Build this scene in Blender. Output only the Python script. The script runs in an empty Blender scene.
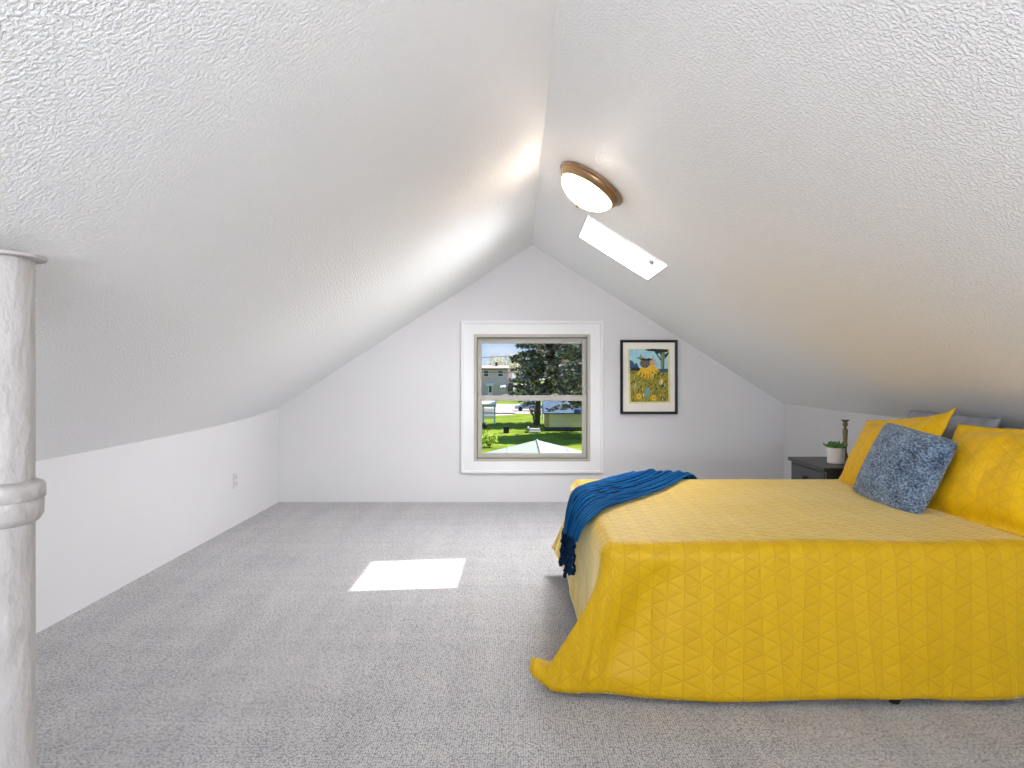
import bpy, bmesh, math, random
from mathutils import Vector, Matrix

random.seed(7)
SC = bpy.context.scene
COL = SC.collection
S = 2.4 / 257.0            # metres per photo pixel at the back wall
F = 640.0                  # focal length in pixels
CX, CY, CZ = 519.0, 372.0, 130 * S
D = F * S                  # distance of the back wall
pi = math.pi

# ------------------------------------------------------------------ colour and materials
def lin(c):
    return c / 12.92 if c <= 0.04045 else ((c + 0.055) / 1.055) ** 2.4

def rgb(r, g, b):
    return (lin(r / 255), lin(g / 255), lin(b / 255), 1)

def newmat(name):
    m = bpy.data.materials.new(name)
    m.use_nodes = True
    nt = m.node_tree
    return m, nt, nt.nodes['Principled BSDF']

def N(nt, kind, **kw):
    n = nt.nodes.new(kind)
    for k, v in kw.items():
        if k.startswith('i_'):
            n.inputs[k[2:].replace('_', ' ')].default_value = v
        else:
            setattr(n, k, v)
    return n

def L(nt, a, b):
    nt.links.new(a, b)

def mth(nt, op, a, b=None, c=None):
    n = nt.nodes.new('ShaderNodeMath')
    n.operation = op
    for i, v in enumerate((a, b, c)):
        if v is None:
            continue
        if isinstance(v, (int, float)):
            n.inputs[i].default_value = v
        else:
            nt.links.new(v, n.inputs[i])
    return n.outputs[0]

def ramp(nt, fac, stops):
    r = nt.nodes.new('ShaderNodeValToRGB')
    e = r.color_ramp.elements
    while len(e) < len(stops):
        e.new(0.5)
    for el, (p, c) in zip(e, stops):
        el.position = p
        el.color = c if len(c) == 4 else (*c, 1)
    nt.links.new(fac, r.inputs[0])
    return r.outputs[0]

def plain(name, col, rough=0.6, metal=0.0, nscale=None, namp=0.1, bump=0.0, bscale=60.0, bdist=0.002, spec=0.5, sheen=0.0, stretch=None):
    """A principled material with slight procedural variation of colour and relief."""
    m, nt, b = newmat(name)
    b.inputs['Base Color'].default_value = col
    b.inputs['Roughness'].default_value = rough
    b.inputs['Metallic'].default_value = metal
    b.inputs['Specular IOR Level'].default_value = spec
    b.inputs['Sheen Weight'].default_value = sheen
    tc = N(nt, 'ShaderNodeTexCoord')
    vec = tc.outputs['Object']
    if stretch:
        mp = N(nt, 'ShaderNodeMapping')
        mp.inputs['Scale'].default_value = stretch
        L(nt, vec, mp.inputs[0]); vec = mp.outputs[0]
    ns = N(nt, 'ShaderNodeTexNoise', i_Scale=nscale or 8.0, i_Detail=4.0)
    L(nt, vec, ns.inputs['Vector'])
    lo = tuple(max(0, x * (1 - namp)) for x in col[:3]); hi = tuple(min(1, x * (1 + namp)) for x in col[:3])
    L(nt, ramp(nt, ns.outputs[0], [(0.3, lo), (0.7, hi)]), b.inputs['Base Color'])
    if bump:
        n2 = N(nt, 'ShaderNodeTexNoise', i_Scale=bscale, i_Detail=3.0)
        L(nt, vec, n2.inputs['Vector'])
        bp = N(nt, 'ShaderNodeBump', i_Strength=bump, i_Distance=bdist)
        L(nt, n2.outputs[0], bp.inputs['Height'])
        L(nt, bp.outputs[0], b.inputs['Normal'])
    return m

def glass_mat(name, tint=(1, 1, 1, 1)):
    m, nt, b = newmat(name)
    nt.nodes.remove(b)
    tr = N(nt, 'ShaderNodeBsdfTransparent'); tr.inputs[0].default_value = tint
    L(nt, tr.outputs[0], nt.nodes['Material Output'].inputs[0])
    return m

def ceiling_mat():
    m, nt, b = newmat('textured_ceiling_paint')
    b.inputs['Base Color'].default_value = (0.91, 0.91, 0.915, 1)
    b.inputs['Roughness'].default_value = 0.52
    b.inputs['Specular IOR Level'].default_value = 0.4
    tc = N(nt, 'ShaderNodeTexCoord')
    n1 = N(nt, 'ShaderNodeTexNoise', i_Scale=120.0, i_Detail=2.0, i_Roughness=0.5)
    L(nt, tc.outputs['Object'], n1.inputs['Vector'])
    n2 = N(nt, 'ShaderNodeTexNoise', i_Scale=190.0, i_Detail=1.0)
    L(nt, tc.outputs['Object'], n2.inputs['Vector'])
    h = ramp(nt, n1.outputs[0], [(0.40, (0, 0, 0)), (0.60, (1, 1, 1))])
    hh = mth(nt, 'ADD', h, mth(nt, 'MULTIPLY', n2.outputs[0], 0.35))
    bp = N(nt, 'ShaderNodeBump', i_Strength=0.64, i_Distance=0.0036)
    L(nt, hh, bp.inputs['Height']); L(nt, bp.outputs[0], b.inputs['Normal'])
    return m

def carpet_mat():
    m, nt, b = newmat('grey_loop_carpet')
    b.inputs['Roughness'].default_value = 0.95
    b.inputs['Specular IOR Level'].default_value = 0.1
    b.inputs['Sheen Weight'].default_value = 0.15
    tc = N(nt, 'ShaderNodeTexCoord')
    v = N(nt, 'ShaderNodeTexVoronoi', i_Scale=125.0, i_Randomness=0.45)
    L(nt, tc.outputs['Object'], v.inputs['Vector'])
    n1 = N(nt, 'ShaderNodeTexNoise', i_Scale=270.0, i_Detail=2.0)
    L(nt, tc.outputs['Object'], n1.inputs['Vector'])
    mp = N(nt, 'ShaderNodeMapping'); mp.inputs['Scale'].default_value = (5.0, 0.7, 1)
    mp.inputs['Rotation'].default_value = (0, 0, 0.12)
    L(nt, tc.outputs['Object'], mp.inputs[0])
    n2 = N(nt, 'ShaderNodeTexNoise', i_Scale=1.3, i_Detail=3.0); L(nt, mp.outputs[0], n2.inputs['Vector'])
    mp2 = N(nt, 'ShaderNodeMapping'); mp2.inputs['Scale'].default_value = (0.6, 6.0, 1)
    L(nt, tc.outputs['Object'], mp2.inputs[0])
    n3 = N(nt, 'ShaderNodeTexNoise', i_Scale=1.4, i_Detail=3.0); L(nt, mp2.outputs[0], n3.inputs['Vector'])
    pile = ramp(nt, v.outputs['Distance'], [(0.0, (1, 1, 1)), (0.40, (0.92, 0.92, 0.92)), (0.68, (0.36, 0.36, 0.36))])
    grain = ramp(nt, n1.outputs[0], [(0.32, (0.52, 0.52, 0.52)), (0.58, (1, 1, 1))])
    big = ramp(nt, n2.outputs[0], [(0.35, (0.89, 0.89, 0.90)), (0.65, (1.0, 1.0, 1.0))])
    big3 = ramp(nt, n3.outputs[0], [(0.35, (0.93, 0.93, 0.93)), (0.65, (1.0, 1.0, 1.0))])
    col = (0.70, 0.685, 0.685, 1)
    prev = None
    for c in (pile, grain, big, big3):
        mx = N(nt, 'ShaderNodeMix', data_type='RGBA', blend_type='MULTIPLY')
        mx.inputs['Factor'].default_value = 1.0
        if prev is None:
            mx.inputs[6].default_value = col
        else:
            L(nt, prev, mx.inputs[6])
        L(nt, c, mx.inputs[7]); prev = mx.outputs[2]
    L(nt, prev, b.inputs['Base Color'])
    inv = mth(nt, 'SUBTRACT', 1.0, v.outputs['Distance'])
    bp = N(nt, 'ShaderNodeBump', i_Strength=0.6, i_Distance=0.004)
    L(nt, mth(nt, 'ADD', inv, n1.outputs[0]), bp.inputs['Height']); L(nt, bp.outputs[0], b.inputs['Normal'])
    return m

def quilt_mat(name, h=0.055, sheen=0.95, gain=1.0):
    """Yellow satin cloth stitched into small triangles."""
    m, nt, b = newmat(name)
    tc = N(nt, 'ShaderNodeTexCoord')
    sp = N(nt, 'ShaderNodeSeparateXYZ'); L(nt, tc.outputs['UV'], sp.inputs[0])
    u, v = sp.outputs[0], sp.outputs[1]
    c0 = mth(nt, 'DIVIDE', u, h)
    uu = mth(nt, 'MULTIPLY', u, 0.5 / h)
    vv = mth(nt, 'MULTIPLY', v, 0.866 / h)
    c1 = mth(nt, 'ADD', uu, vv)
    c2 = mth(nt, 'SUBTRACT', uu, vv)
    d = [mth(nt, 'PINGPONG', c, 0.5) for c in (c0, c1, c2)]
    dm = mth(nt, 'MINIMUM', mth(nt, 'MINIMUM', d[0], d[1]), d[2])
    puff = ramp(nt, mth(nt, 'MULTIPLY', dm, 3.0), [(0.0, (0, 0, 0)), (0.22, (0.62, 0.62, 0.62)), (0.9, (1, 1, 1))])
    par = mth(nt, 'PINGPONG', mth(nt, 'FLOOR', mth(nt, 'ADD', c0, 0.001)), 1.0)   # every other column has the weave turned
    ns = N(nt, 'ShaderNodeTexNoise', i_Scale=7.0, i_Detail=3.0); L(nt, tc.outputs['UV'], ns.inputs['Vector'])
    fine = N(nt, 'ShaderNodeTexNoise', i_Scale=420.0, i_Detail=1.0); L(nt, tc.outputs['UV'], fine.inputs['Vector'])
    ca = N(nt, 'ShaderNodeMix', data_type='RGBA')
    ca.inputs[6].default_value = (0.60 * gain, 0.362 * gain, 0.002, 1); ca.inputs[7].default_value = (0.575 * gain, 0.343 * gain, 0.002, 1)
    L(nt, par, ca.inputs[0])
    st = N(nt, 'ShaderNodeMix', data_type='RGBA', blend_type='MULTIPLY'); st.inputs[0].default_value = 1.0
    L(nt, ca.outputs[2], st.inputs[6])
    L(nt, ramp(nt, mth(nt, 'MULTIPLY', dm, 3.0), [(0.0, (0.88, 0.85, 0.80)), (0.15, (1, 1, 1))]), st.inputs[7])
    L(nt, st.outputs[2], b.inputs['Base Color'])
    b.inputs['Roughness'].default_value = 0.50
    b.inputs['Specular IOR Level'].default_value = 0.3
    b.inputs['Sheen Weight'].default_value = sheen
    b.inputs['Sheen Roughness'].default_value = 0.24
    b.inputs['Sheen Tint'].default_value = (1, 0.95, 0.60, 1)
    hh = mth(nt, 'ADD', puff, mth(nt, 'MULTIPLY', ns.outputs[0], 2.2))
    hh = mth(nt, 'ADD', hh, mth(nt, 'MULTIPLY', fine.outputs[0], 0.15))
    bp = N(nt, 'ShaderNodeBump', i_Strength=0.42, i_Distance=0.004)
    L(nt, hh, bp.inputs['Height']); L(nt, bp.outputs[0], b.inputs['Normal'])
    return m

def boucle_mat():
    m, nt, b = newmat('blue_grey_boucle')
    tc = N(nt, 'ShaderNodeTexCoord')
    mp = N(nt, 'ShaderNodeMapping'); mp.inputs['Scale'].default_value = (0.55, 1, 1)
    L(nt, tc.outputs['Object'], mp.inputs[0])
    v = N(nt, 'ShaderNodeTexVoronoi', i_Scale=130.0); L(nt, mp.outputs[0], v.inputs['Vector'])
    n1 = N(nt, 'ShaderNodeTexNoise', i_Scale=120.0, i_Detail=3.0); L(nt, mp.outputs[0], n1.inputs['Vector'])
    n2 = N(nt, 'ShaderNodeTexNoise', i_Scale=22.0, i_Detail=2.0); L(nt, mp.outputs[0], n2.inputs['Vector'])
    f = mth(nt, 'ADD', mth(nt, 'MULTIPLY', n1.outputs[0], 0.7), mth(nt, 'MULTIPLY', n2.outputs[0], 0.3))
    L(nt, ramp(nt, f, [(0.36, rgb(32, 46, 68)), (0.5, rgb(88, 112, 142)), (0.66, rgb(150, 176, 204))]), b.inputs['Base Color'])
    b.inputs['Roughness'].default_value = 0.95
    b.inputs['Sheen Weight'].default_value = 0.3
    hh = mth(nt, 'SUBTRACT', n1.outputs[0], mth(nt, 'MULTIPLY', v.outputs['Distance'], 0.8))
    bp = N(nt, 'ShaderNodeBump', i_Strength=0.9, i_Distance=0.007)
    L(nt, hh, bp.inputs['Height']); L(nt, bp.outputs[0], b.inputs['Normal'])
    return m

def knit_mat(name, dark, light):
    m, nt, b = newmat(name)
    tc = N(nt, 'ShaderNodeTexCoord')
    w = N(nt, 'ShaderNodeTexWave', i_Scale=26.0, i_Distortion=1.5)
    w.inputs['Detail'].default_value = 2.0
    L(nt, tc.outputs['UV'], w.inputs['Vector'])
    n1 = N(nt, 'ShaderNodeTexNoise', i_Scale=170.0, i_Detail=2.0); L(nt, tc.outputs['UV'], n1.inputs['Vector'])
    f = mth(nt, 'ADD', mth(nt, 'MULTIPLY', w.outputs['Fac'], 0.5), mth(nt, 'MULTIPLY', n1.outputs[0], 0.5))
    L(nt, ramp(nt, f, [(0.2, dark), (0.75, light)]), b.inputs['Base Color'])
    b.inputs['Roughness'].default_value = 0.85
    b.inputs['Specular IOR Level'].default_value = 0.1
    bp = N(nt, 'ShaderNodeBump', i_Strength=0.7, i_Distance=0.005)
    L(nt, f, bp.inputs['Height']); L(nt, bp.outputs[0], b.inputs['Normal'])
    return m

# ------------------------------------------------------------------ mesh builder
class MB:
    def __init__(self):
        self.v = []; self.f = []; self.uv = {}; self.mi = []
        self.cur = 0

    def vert(self, p):
        self.v.append(tuple(p)); return len(self.v) - 1

    def face(self, ids, uv=None):
        if uv:
            self.uv[len(self.f)] = uv
        self.f.append(tuple(ids)); self.mi.append(self.cur)

    def prism(self, poly, ext):
        """poly: 3-D points of one end, ext: extrusion vector."""
        n = len(poly); e = Vector(ext)
        a = [self.vert(p) for p in poly]
        b = [self.vert(Vector(p) + e) for p in poly]
        self.face(a[::-1]); self.face(b)
        for i in range(n):
            j = (i + 1) % n
            self.face((a[i], a[j], b[j], b[i]))
        return self

    def box(self, x0, x1, y0, y1, z0, z1):
        return self.prism([(x0, y0, z0), (x1, y0, z0), (x1, y1, z0), (x0, y1, z0)], (0, 0, z1 - z0))

    def tube(self, pts, radii, n=10, cap=True):
        pts = [Vector(p) for p in pts]
        if isinstance(radii, (int, float)):
            radii = [radii] * len(pts)
        rings = []
        ref = None
        for i, p in enumerate(pts):
            t = (pts[min(i + 1, len(pts) - 1)] - pts[max(i - 1, 0)])
            if t.length < 1e-9:
                t = Vector((0, 0, 1))
            t.normalize()
            if ref is None:
                ref = t.orthogonal().normalized()
            ref = ref - t * ref.dot(t)
            if ref.length < 1e-6:
                ref = t.orthogonal()
            ref.normalize()
            bn = t.cross(ref)
            rings.append([self.vert(p + radii[i] * (math.cos(k * 2 * pi / n) * ref + math.sin(k * 2 * pi / n) * bn)) for k in range(n)])
        for a, b in zip(rings, rings[1:]):
            for k in range(n):
                j = (k + 1) % n
                self.face((a[k], a[j], b[j], b[k]))
        if cap:
            self.face(rings[0][::-1]); self.face(rings[-1])
        return self

    def lathe(self, prof, n=40, M=None, cap=True):
        """prof: (radius, height) pairs from bottom to top, turned around local Z."""
        M = M or Matrix.Identity(4)
        rings = []
        for r, z in prof:
            rings.append([self.vert(M @ Vector((r * math.cos(k * 2 * pi / n), r * math.sin(k * 2 * pi / n), z))) for k in range(n)])
        for a, b in zip(rings, rings[1:]):
            for k in range(n):
                j = (k + 1) % n
                self.face((a[k], a[j], b[j], b[k]))
        if cap:
            self.face(rings[0][::-1]); self.face(rings[-1])
        return self

    def grid(self, fn, nu, nv, uvfn=None, flip=False):
        ids = [[self.vert(fn(i / nu, j / nv)) for j in range(nv + 1)] for i in range(nu + 1)]
        for i in range(nu):
            for j in range(nv):
                q = [(i, j), (i + 1, j), (i + 1, j + 1), (i, j + 1)]
                if flip:
                    q = q[::-1]
                self.face([ids[a][b] for a, b in q], [uvfn(a / nu, b / nv) for a, b in q] if uvfn else None)
        return ids

    def build(self, name, mat, parent=None, smooth=False, bevel=0.0, solid=0.0, sub=0, sharp=None, loc=None, M=None, weld=False):
        me = bpy.data.meshes.new(name)
        me.from_pydata(self.v, [], self.f)
        mats = mat if isinstance(mat, (list, tuple)) else [mat]
        for mm in mats:
            me.materials.append(mm)
        for p, k in zip(me.polygons, self.mi):
            p.material_index = k
        if self.uv:
            ul = me.uv_layers.new(name='UVMap')
            for fi, uvs in self.uv.items():
                for li, uv in zip(me.polygons[fi].loop_indices, uvs):
                    ul.data[li].uv = uv
        bm = bmesh.new(); bm.from_mesh(me)
        if weld:
            bmesh.ops.remove_doubles(bm, verts=bm.verts, dist=1e-5)
        bmesh.ops.recalc_face_normals(bm, faces=bm.faces)
        if smooth:
            lim = math.radians(sharp if sharp else 50)
            for f in bm.faces:
                f.smooth = True
            for e in bm.edges:
                if len(e.link_faces) == 2 and e.calc_face_angle(0) > lim:
                    e.smooth = False
        bm.to_mesh(me); bm.free()
        o = bpy.data.objects.new(name, me); COL.objects.link(o)
        if parent:
            o.parent = parent
        if loc is not None:
            o.location = loc
        if M is not None:
            o.matrix_local = M
        if bevel:
            md = o.modifiers.new('soft_edges', 'BEVEL'); md.width = bevel; md.segments = 2; md.limit_method = 'ANGLE'
        if solid:
            md = o.modifiers.new('thickness', 'SOLIDIFY'); md.thickness = abs(solid); md.offset = -1 if solid > 0 else 1
        if sub:
            md = o.modifiers.new('smooth', 'SUBSURF'); md.levels = sub; md.render_levels = sub
        return o

def tag(o, label=None, cat=None, group=None, kind=None):
    if label: o['label'] = label
    if cat: o['category'] = cat
    if group: o['group'] = group
    if kind: o['kind'] = kind
    return o

def empty(name, loc=(0, 0, 0), rot=(0, 0, 0)):
    o = bpy.data.objects.new(name, None); COL.objects.link(o)
    o.location = loc; o.rotation_euler = rot
    o.empty_display_size = 0.1
    return o

def thing(name, label, cat, loc=(0, 0, 0), rot=(0, 0, 0), group=None):
    return tag(empty(name, loc, rot), label, cat, group)

def catmull(pts, n):
    """n+1 samples through control points (tuples of any size)."""
    P = [Vector(p) for p in pts]
    out = []
    k = len(P) - 1
    for s in range(n + 1):
        t = s / n * k
        i = min(int(t), k - 1); f = t - i
        p0 = P[max(i - 1, 0)]; p1 = P[i]; p2 = P[i + 1]; p3 = P[min(i + 2, k)]
        out.append(0.5 * ((2 * p1) + (p2 - p0) * f + (2 * p0 - 5 * p1 + 4 * p2 - p3) * f * f + (3 * p1 - p0 - 3 * p2 + p3) * f ** 3))
    return out

def sstep(a, b, x):
    t = min(1, max(0, (x - a) / (b - a))); return t * t * (3 - 2 * t)

def lerp(a, b, t):
    return a + (b - a) * t

# ------------------------------------------------------------------ materials
M_ceil = ceiling_mat()
M_carpet = carpet_mat()
M_wall = plain('white_wall_paint', (0.685, 0.68, 0.688, 1), 0.55, nscale=2.0, namp=0.012, bump=0.12, bscale=90, bdist=0.002, spec=0.35)
M_trim = plain('white_trim_paint', (0.76, 0.755, 0.76, 1), 0.4, nscale=3.0, namp=0.01, bump=0.03)
M_vinyl = plain('taupe_vinyl', rgb(172, 168, 158), 0.42, nscale=6.0, namp=0.03)
M_gasket = plain('dark_gasket', rgb(92, 86, 80), 0.6)
M_glass = glass_mat('window_glass', (.965, .975, .97, 1))
M_quilt = quilt_mat('yellow_quilted_cotton', 0.055, 1.0)
M_sham = quilt_mat('yellow_sham_cotton', 0.055, 0.35, 1.36)
M_boucle = boucle_mat()
M_throw = knit_mat('blue_knit', rgb(0, 36, 76), rgb(4, 92, 152))
M_fringe = knit_mat('dark_blue_yarn', rgb(4, 30, 62), rgb(14, 76, 122))
M_black = plain('black_plastic', rgb(18, 17, 17), 0.5)
M_mattress = plain('white_mattress_fabric', rgb(225, 222, 214), 0.9, bump=0.2, bscale=200)
M_base = plain('charcoal_bed_fabric', rgb(40, 38, 38), 0.9, bump=0.2, bscale=200)
M_greypillow = plain('grey_blue_cotton', rgb(150, 154, 168), 0.9, nscale=14, namp=0.25, bump=0.5, bscale=18, bdist=0.01)
M_stand = plain('black_painted_wood', rgb(38, 41, 46), 0.38, nscale=5, namp=0.15, bump=0.05, stretch=(1, 8, 1))
M_pot = plain('white_ceramic', rgb(225, 221, 218), 0.45, bump=0.05)
M_soil = plain('dark_soil', rgb(50, 38, 28), 0.95, bump=0.5)
M_leaf = plain('succulent_green', rgb(72, 122, 62), 0.5, nscale=40, namp=0.4)
M_brass = plain('antique_brass', rgb(122, 108, 84), 0.38, metal=0.75, nscale=30, namp=0.2)
M_bronze = plain('brushed_bronze', rgb(150, 122, 92), 0.38, metal=0.8, nscale=20, namp=0.08)
M_frame = plain('black_frame_paint', rgb(9, 8, 8), 0.5)
M_mat = plain('cream_mat_board', rgb(242, 236, 226), 0.85, namp=0.02)
M_plate = plain('white_outlet_plastic', rgb(205, 203, 203), 0.35, namp=0.01)
M_hole = plain('dark_slot', rgb(60, 58, 56), 0.7)

def post_mat():
    m = plain('thick_cream_paint', (0.45, 0.425, 0.414, 1), 0.42, nscale=9, namp=0.03, bump=1.0, bscale=22, bdist=0.016, stretch=(1, 1, 0.55))
    return m
M_post = post_mat()

def bowl_mat():
    m, nt, b = newmat('frosted_glass')
    nt.nodes.remove(b)
    tl = N(nt, 'ShaderNodeBsdfTranslucent'); tl.inputs[0].default_value = (1.0, 0.80, 0.58, 1)
    tr = N(nt, 'ShaderNodeBsdfTransparent'); tr.inputs[0].default_value = (1.0, 0.96, 0.92, 1)
    mx = N(nt, 'ShaderNodeMixShader'); mx.inputs[0].default_value = 0.3
    L(nt, tl.outputs[0], mx.inputs[1]); L(nt, tr.outputs[0], mx.inputs[2])
    gl = N(nt, 'ShaderNodeBsdfGlossy'); gl.inputs['Roughness'].default_value = 0.15
    m2 = N(nt, 'ShaderNodeMixShader'); m2.inputs[0].default_value = 0.05
    L(nt, mx.outputs[0], m2.inputs[1]); L(nt, gl.outputs[0], m2.inputs[2])
    L(nt, m2.outputs[0], nt.nodes['Material Output'].inputs[0])
    return m
M_bowl = bowl_mat()

# ------------------------------------------------------------------ room shell
XL, XR, XRIDGE = -240 * S, 265 * S, 13 * S
ZR = CZ + 127 * S
ZKR = CZ - 32 * S
YF = -2.6                      # wall behind the camera
YOUT = D + 0.15
RAKE = D + 0.62                # roof overhang at the gable, unseen, added to keep sun off the window

def knee(y):
    return 0.797 + 0.09 * math.exp(-max(0.0, D - y) / 0.75)

WX0, WX1, WZ0, WZ1 = -46.5 * S, 72.5 * S, CZ - 90.5 * S, CZ + 39 * S

fl = MB().box(XL - 0.2, XR + 0.2, YF - 0.2, YOUT, -0.18, 0.0)
tag(fl.build('floor', M_carpet), kind='structure')

# gable wall with the window opening
def roof_z(x):
    if x < XRIDGE:
        return lerp(ZR, 0.887, (XRIDGE - x) / (XRIDGE - XL)) + 0.03
    return lerp(ZR, ZKR, (x - XRIDGE) / (XR - XRIDGE)) + 0.03

w = MB()
ext = (0, 0.15, 0)
w.prism([(XL - .1, D, -.1), (WX0, D, -.1), (WX0, D, roof_z(WX0)), (XL - .1, D, roof_z(XL - .1))], ext)
w.prism([(WX1, D, -.1), (XR + .1, D, -.1), (XR + .1, D, roof_z(XR + .1)), (WX1, D, roof_z(WX1))], ext)
w.prism([(WX0, D, -.1), (WX1, D, -.1), (WX1, D, WZ0), (WX0, D, WZ0)], ext)
w.prism([(WX0, D, WZ1), (WX1, D, WZ1), (WX1, D, roof_z(WX1)), (XRIDGE, D, roof_z(XRIDGE)), (WX0, D, roof_z(WX0))], ext)
tag(w.build('wall_back', M_wall), kind='structure')

# low walls under the slopes
n = 60
wl = MB()
def wl_in(u, v):
    y = lerp(YF, D + 0.02, u)
    return (XL, y, lerp(-0.05, knee(y) + 0.02, v))
wl.grid(wl_in, n, 2)
wl.prism([(XL - .02, YF, -.05), (XL - .2, YF, -.05), (XL - .2, YF, .95), (XL - .02, YF, .80)], (0, YOUT - YF, 0))
tag(wl.build('wall_left', M_wall, smooth=True), kind='structure')
tag(MB().box(XR, XR + .2, YF, YOUT, -.05, ZKR + .03).build('wall_right', M_wall), kind='structure')

# sloped ceiling: both slopes in one shell, opening for the skylight in the right one
c = MB()
ys = [lerp(YF - .1, D, j / 60) for j in range(61)] + [RAKE]
def left_in(f, y):
    return Vector((lerp(XRIDGE, XL, f), y, lerp(ZR, knee(min(y, D)), f)))
NF = 14
inner = [[c.vert(left_in(i / NF * 1.09, y)) for y in ys] for i in range(NF + 1)]
outer = [[c.vert(left_in(i / NF * 1.09, y) + Vector((-.10, 0, .17))) for y in ys] for i in range(NF + 1)]
for i in range(NF):
    for j in range(len(ys) - 1):
        c.face((inner[i][j], inner[i + 1][j], inner[i + 1][j + 1], inner[i][j + 1]))
        c.face((outer[i][j], outer[i][j + 1], outer[i + 1][j + 1], outer[i + 1][j]))
for i in range(NF):
    for j in (0, len(ys) - 1):
        c.face((inner[i][j], inner[i + 1][j], outer[i + 1][j], outer[i][j]))
for j in range(len(ys) - 1):
    for i in (0, NF):
        c.face((inner[i][j], inner[i][j + 1], outer[i][j + 1], outer[i][j]))
# right slope in its own frame: t down the slope, y, h outward
RD = Vector((XR - XRIDGE, 0, ZKR - ZR)); RLEN = RD.length; RD.normalize()
RN = Vector((-RD.z, 0, RD.x))
R0 = Vector((XRIDGE, 0, ZR))
def rs(t, y, h):
    return R0 + RD * t + RN * h + Vector((0, y, 0))
ST0, ST1, SY0, SY1 = 0.364, 0.972, 4.016, 4.651
TH = 0.17
def rslab(t0, t1, y0, y1, h0=0.0, h1=TH, mb=None):
    (mb or c).prism([rs(t0, y0, h0), rs(t1, y0, h0), rs(t1, y1, h0), rs(t0, y1, h0)], RN * (h1 - h0))
rslab(0, RLEN + .25, YF - .1, SY0)
rslab(0, RLEN + .25, SY1, RAKE)
rslab(0, ST0, SY0, SY1)
rslab(ST1, RLEN + .25, SY0, SY1)
# ridge cap closing the wedge between the two slopes
c.prism([(XRIDGE - .10, YF - .1, ZR + .165), (XRIDGE, YF - .1, ZR + .01), (XRIDGE + .10, YF - .1, ZR + .14), (XRIDGE, YF - .1, ZR + .24)], (0, RAKE - YF + .1, 0))
tag(c.build('ceiling', M_ceil, smooth=True, sharp=12), kind='structure')

# wall behind the camera, with an opening added for the rear fill light
RX0, RX1, RZ0, RZ1 = -.75, .95, .45, 1.65
w = MB(); ext = (0, -.15, 0)
w.prism([(XL - .1, YF, -.1), (RX0, YF, -.1), (RX0, YF, roof_z(RX0)), (XL - .1, YF, roof_z(XL - .1))], ext)
w.prism([(RX1, YF, -.1), (XR + .1, YF, -.1), (XR + .1, YF, roof_z(XR + .1)), (RX1, YF, roof_z(RX1))], ext)
w.prism([(RX0, YF, -.1), (RX1, YF, -.1), (RX1, YF, RZ0), (RX0, YF, RZ0)], ext)
w.prism([(RX0, YF, RZ1), (RX1, YF, RZ1), (RX1, YF, roof_z(RX1)), (XRIDGE, YF, roof_z(XRIDGE)), (RX0, YF, roof_z(RX0))], ext)
tag(w.build('wall_front', M_wall), kind='structure')

# ------------------------------------------------------------------ window in the gable wall
win = tag(empty('window_1', (0, 0, 0)), kind='structure')
def rect_frame(mb, x0, x1, z0, z1, wx, wt, wb, y0, y1):
    mb.box(x0, x0 + wx, y0, y1, z0, z1)
    mb.box(x1 - wx, x1, y0, y1, z0, z1)
    mb.box(x0 + wx, x1 - wx, y0, y1, z1 - wt, z1)
    mb.box(x0 + wx, x1 - wx, y0, y1, z0, z0 + wb)
    return mb
TX0, TX1, TZ0, TZ1 = -58 * S, 84 * S, CZ - 101 * S, CZ + 51 * S
cs = MB()
# mitred casing boards with a raised outer lip
ins = [(WX0 + .012, WZ0 + .012), (WX1 - .012, WZ0 + .012), (WX1 - .012, WZ1 - .012), (WX0 + .012, WZ1 - .012)]
prof = [(0.0, 0.0), (0.0, 0.014), (0.76, 0.018), (0.80, 0.026), (0.97, 0.026), (1.0, 0.018), (1.0, 0.0)]
outs = [(TX0, TZ0), (TX1, TZ0), (TX1, TZ1), (TX0, TZ1)]
rings = []
for (ix, iz), (ox, oz) in zip(ins, outs):
    rings.append([cs.vert((lerp(ix, ox, a), D - h + .001, lerp(iz, oz, a))) for a, h in prof])
for k in range(4):
    a, b = rings[k], rings[(k + 1) % 4]
    for i in range(len(prof) - 1):
        cs.face((a[i], b[i], b[i + 1], a[i + 1]))
cs.build('casing', M_trim, win)
fr = MB()
FX0, FX1, FZ0, FZ1 = -46 * S, 72 * S, CZ - 90.2 * S, CZ + 38.5 * S
rect_frame(fr, FX0, FX1, FZ0, FZ1, .036, .036, .034, D - .012, D + .10)
rect_frame(fr, FX0 + .030, FX1 - .030, FZ0 + .030, FZ1 - .030, .014, .014, .012, D + .018, D + .10)
fr.build('window_frame', M_vinyl, win, bevel=.003)
gk = MB()
rect_frame(gk, FX0 + .036, FX1 - .036, FZ0 + .034, FZ1 - .036, .004, .006, .003, D + .004, D + .02)
gk.build('frame_gasket', M_gasket, win)
ZM0, ZM1 = CZ - 29.0 * S, CZ - 23.4 * S
us = rect_frame(MB(), FX0 + .040, FX1 - .040, ZM0 + .008, FZ1 - .040, .037, .050, .04, D + .052, D + .085)
uo = us.build('upper_sash', M_vinyl, win, bevel=.004)
MB().box(FX0 + .06, FX1 - .06, D + .066, D + .070, ZM0 + .02, FZ1 - .06).build('pane', M_glass, uo)
ls = rect_frame(MB(), FX0 + .040, FX1 - .040, FZ0 + .038, ZM1, .042, .052, .042, D + .012, D + .048)
lo = ls.build('lower_sash', M_vinyl, win, bevel=.004)
MB().box(FX0 + .06, FX1 - .06, D + .028, D + .032, FZ0 + .06, ZM1 - .03).build('pane', M_glass, lo)
lk = MB()
for px in (506, 555):
    x = (px - CX) * S
    lk.box(x - .03, x + .03, D + .016, D + .046, ZM1 - .002, ZM1 + .012)
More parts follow.
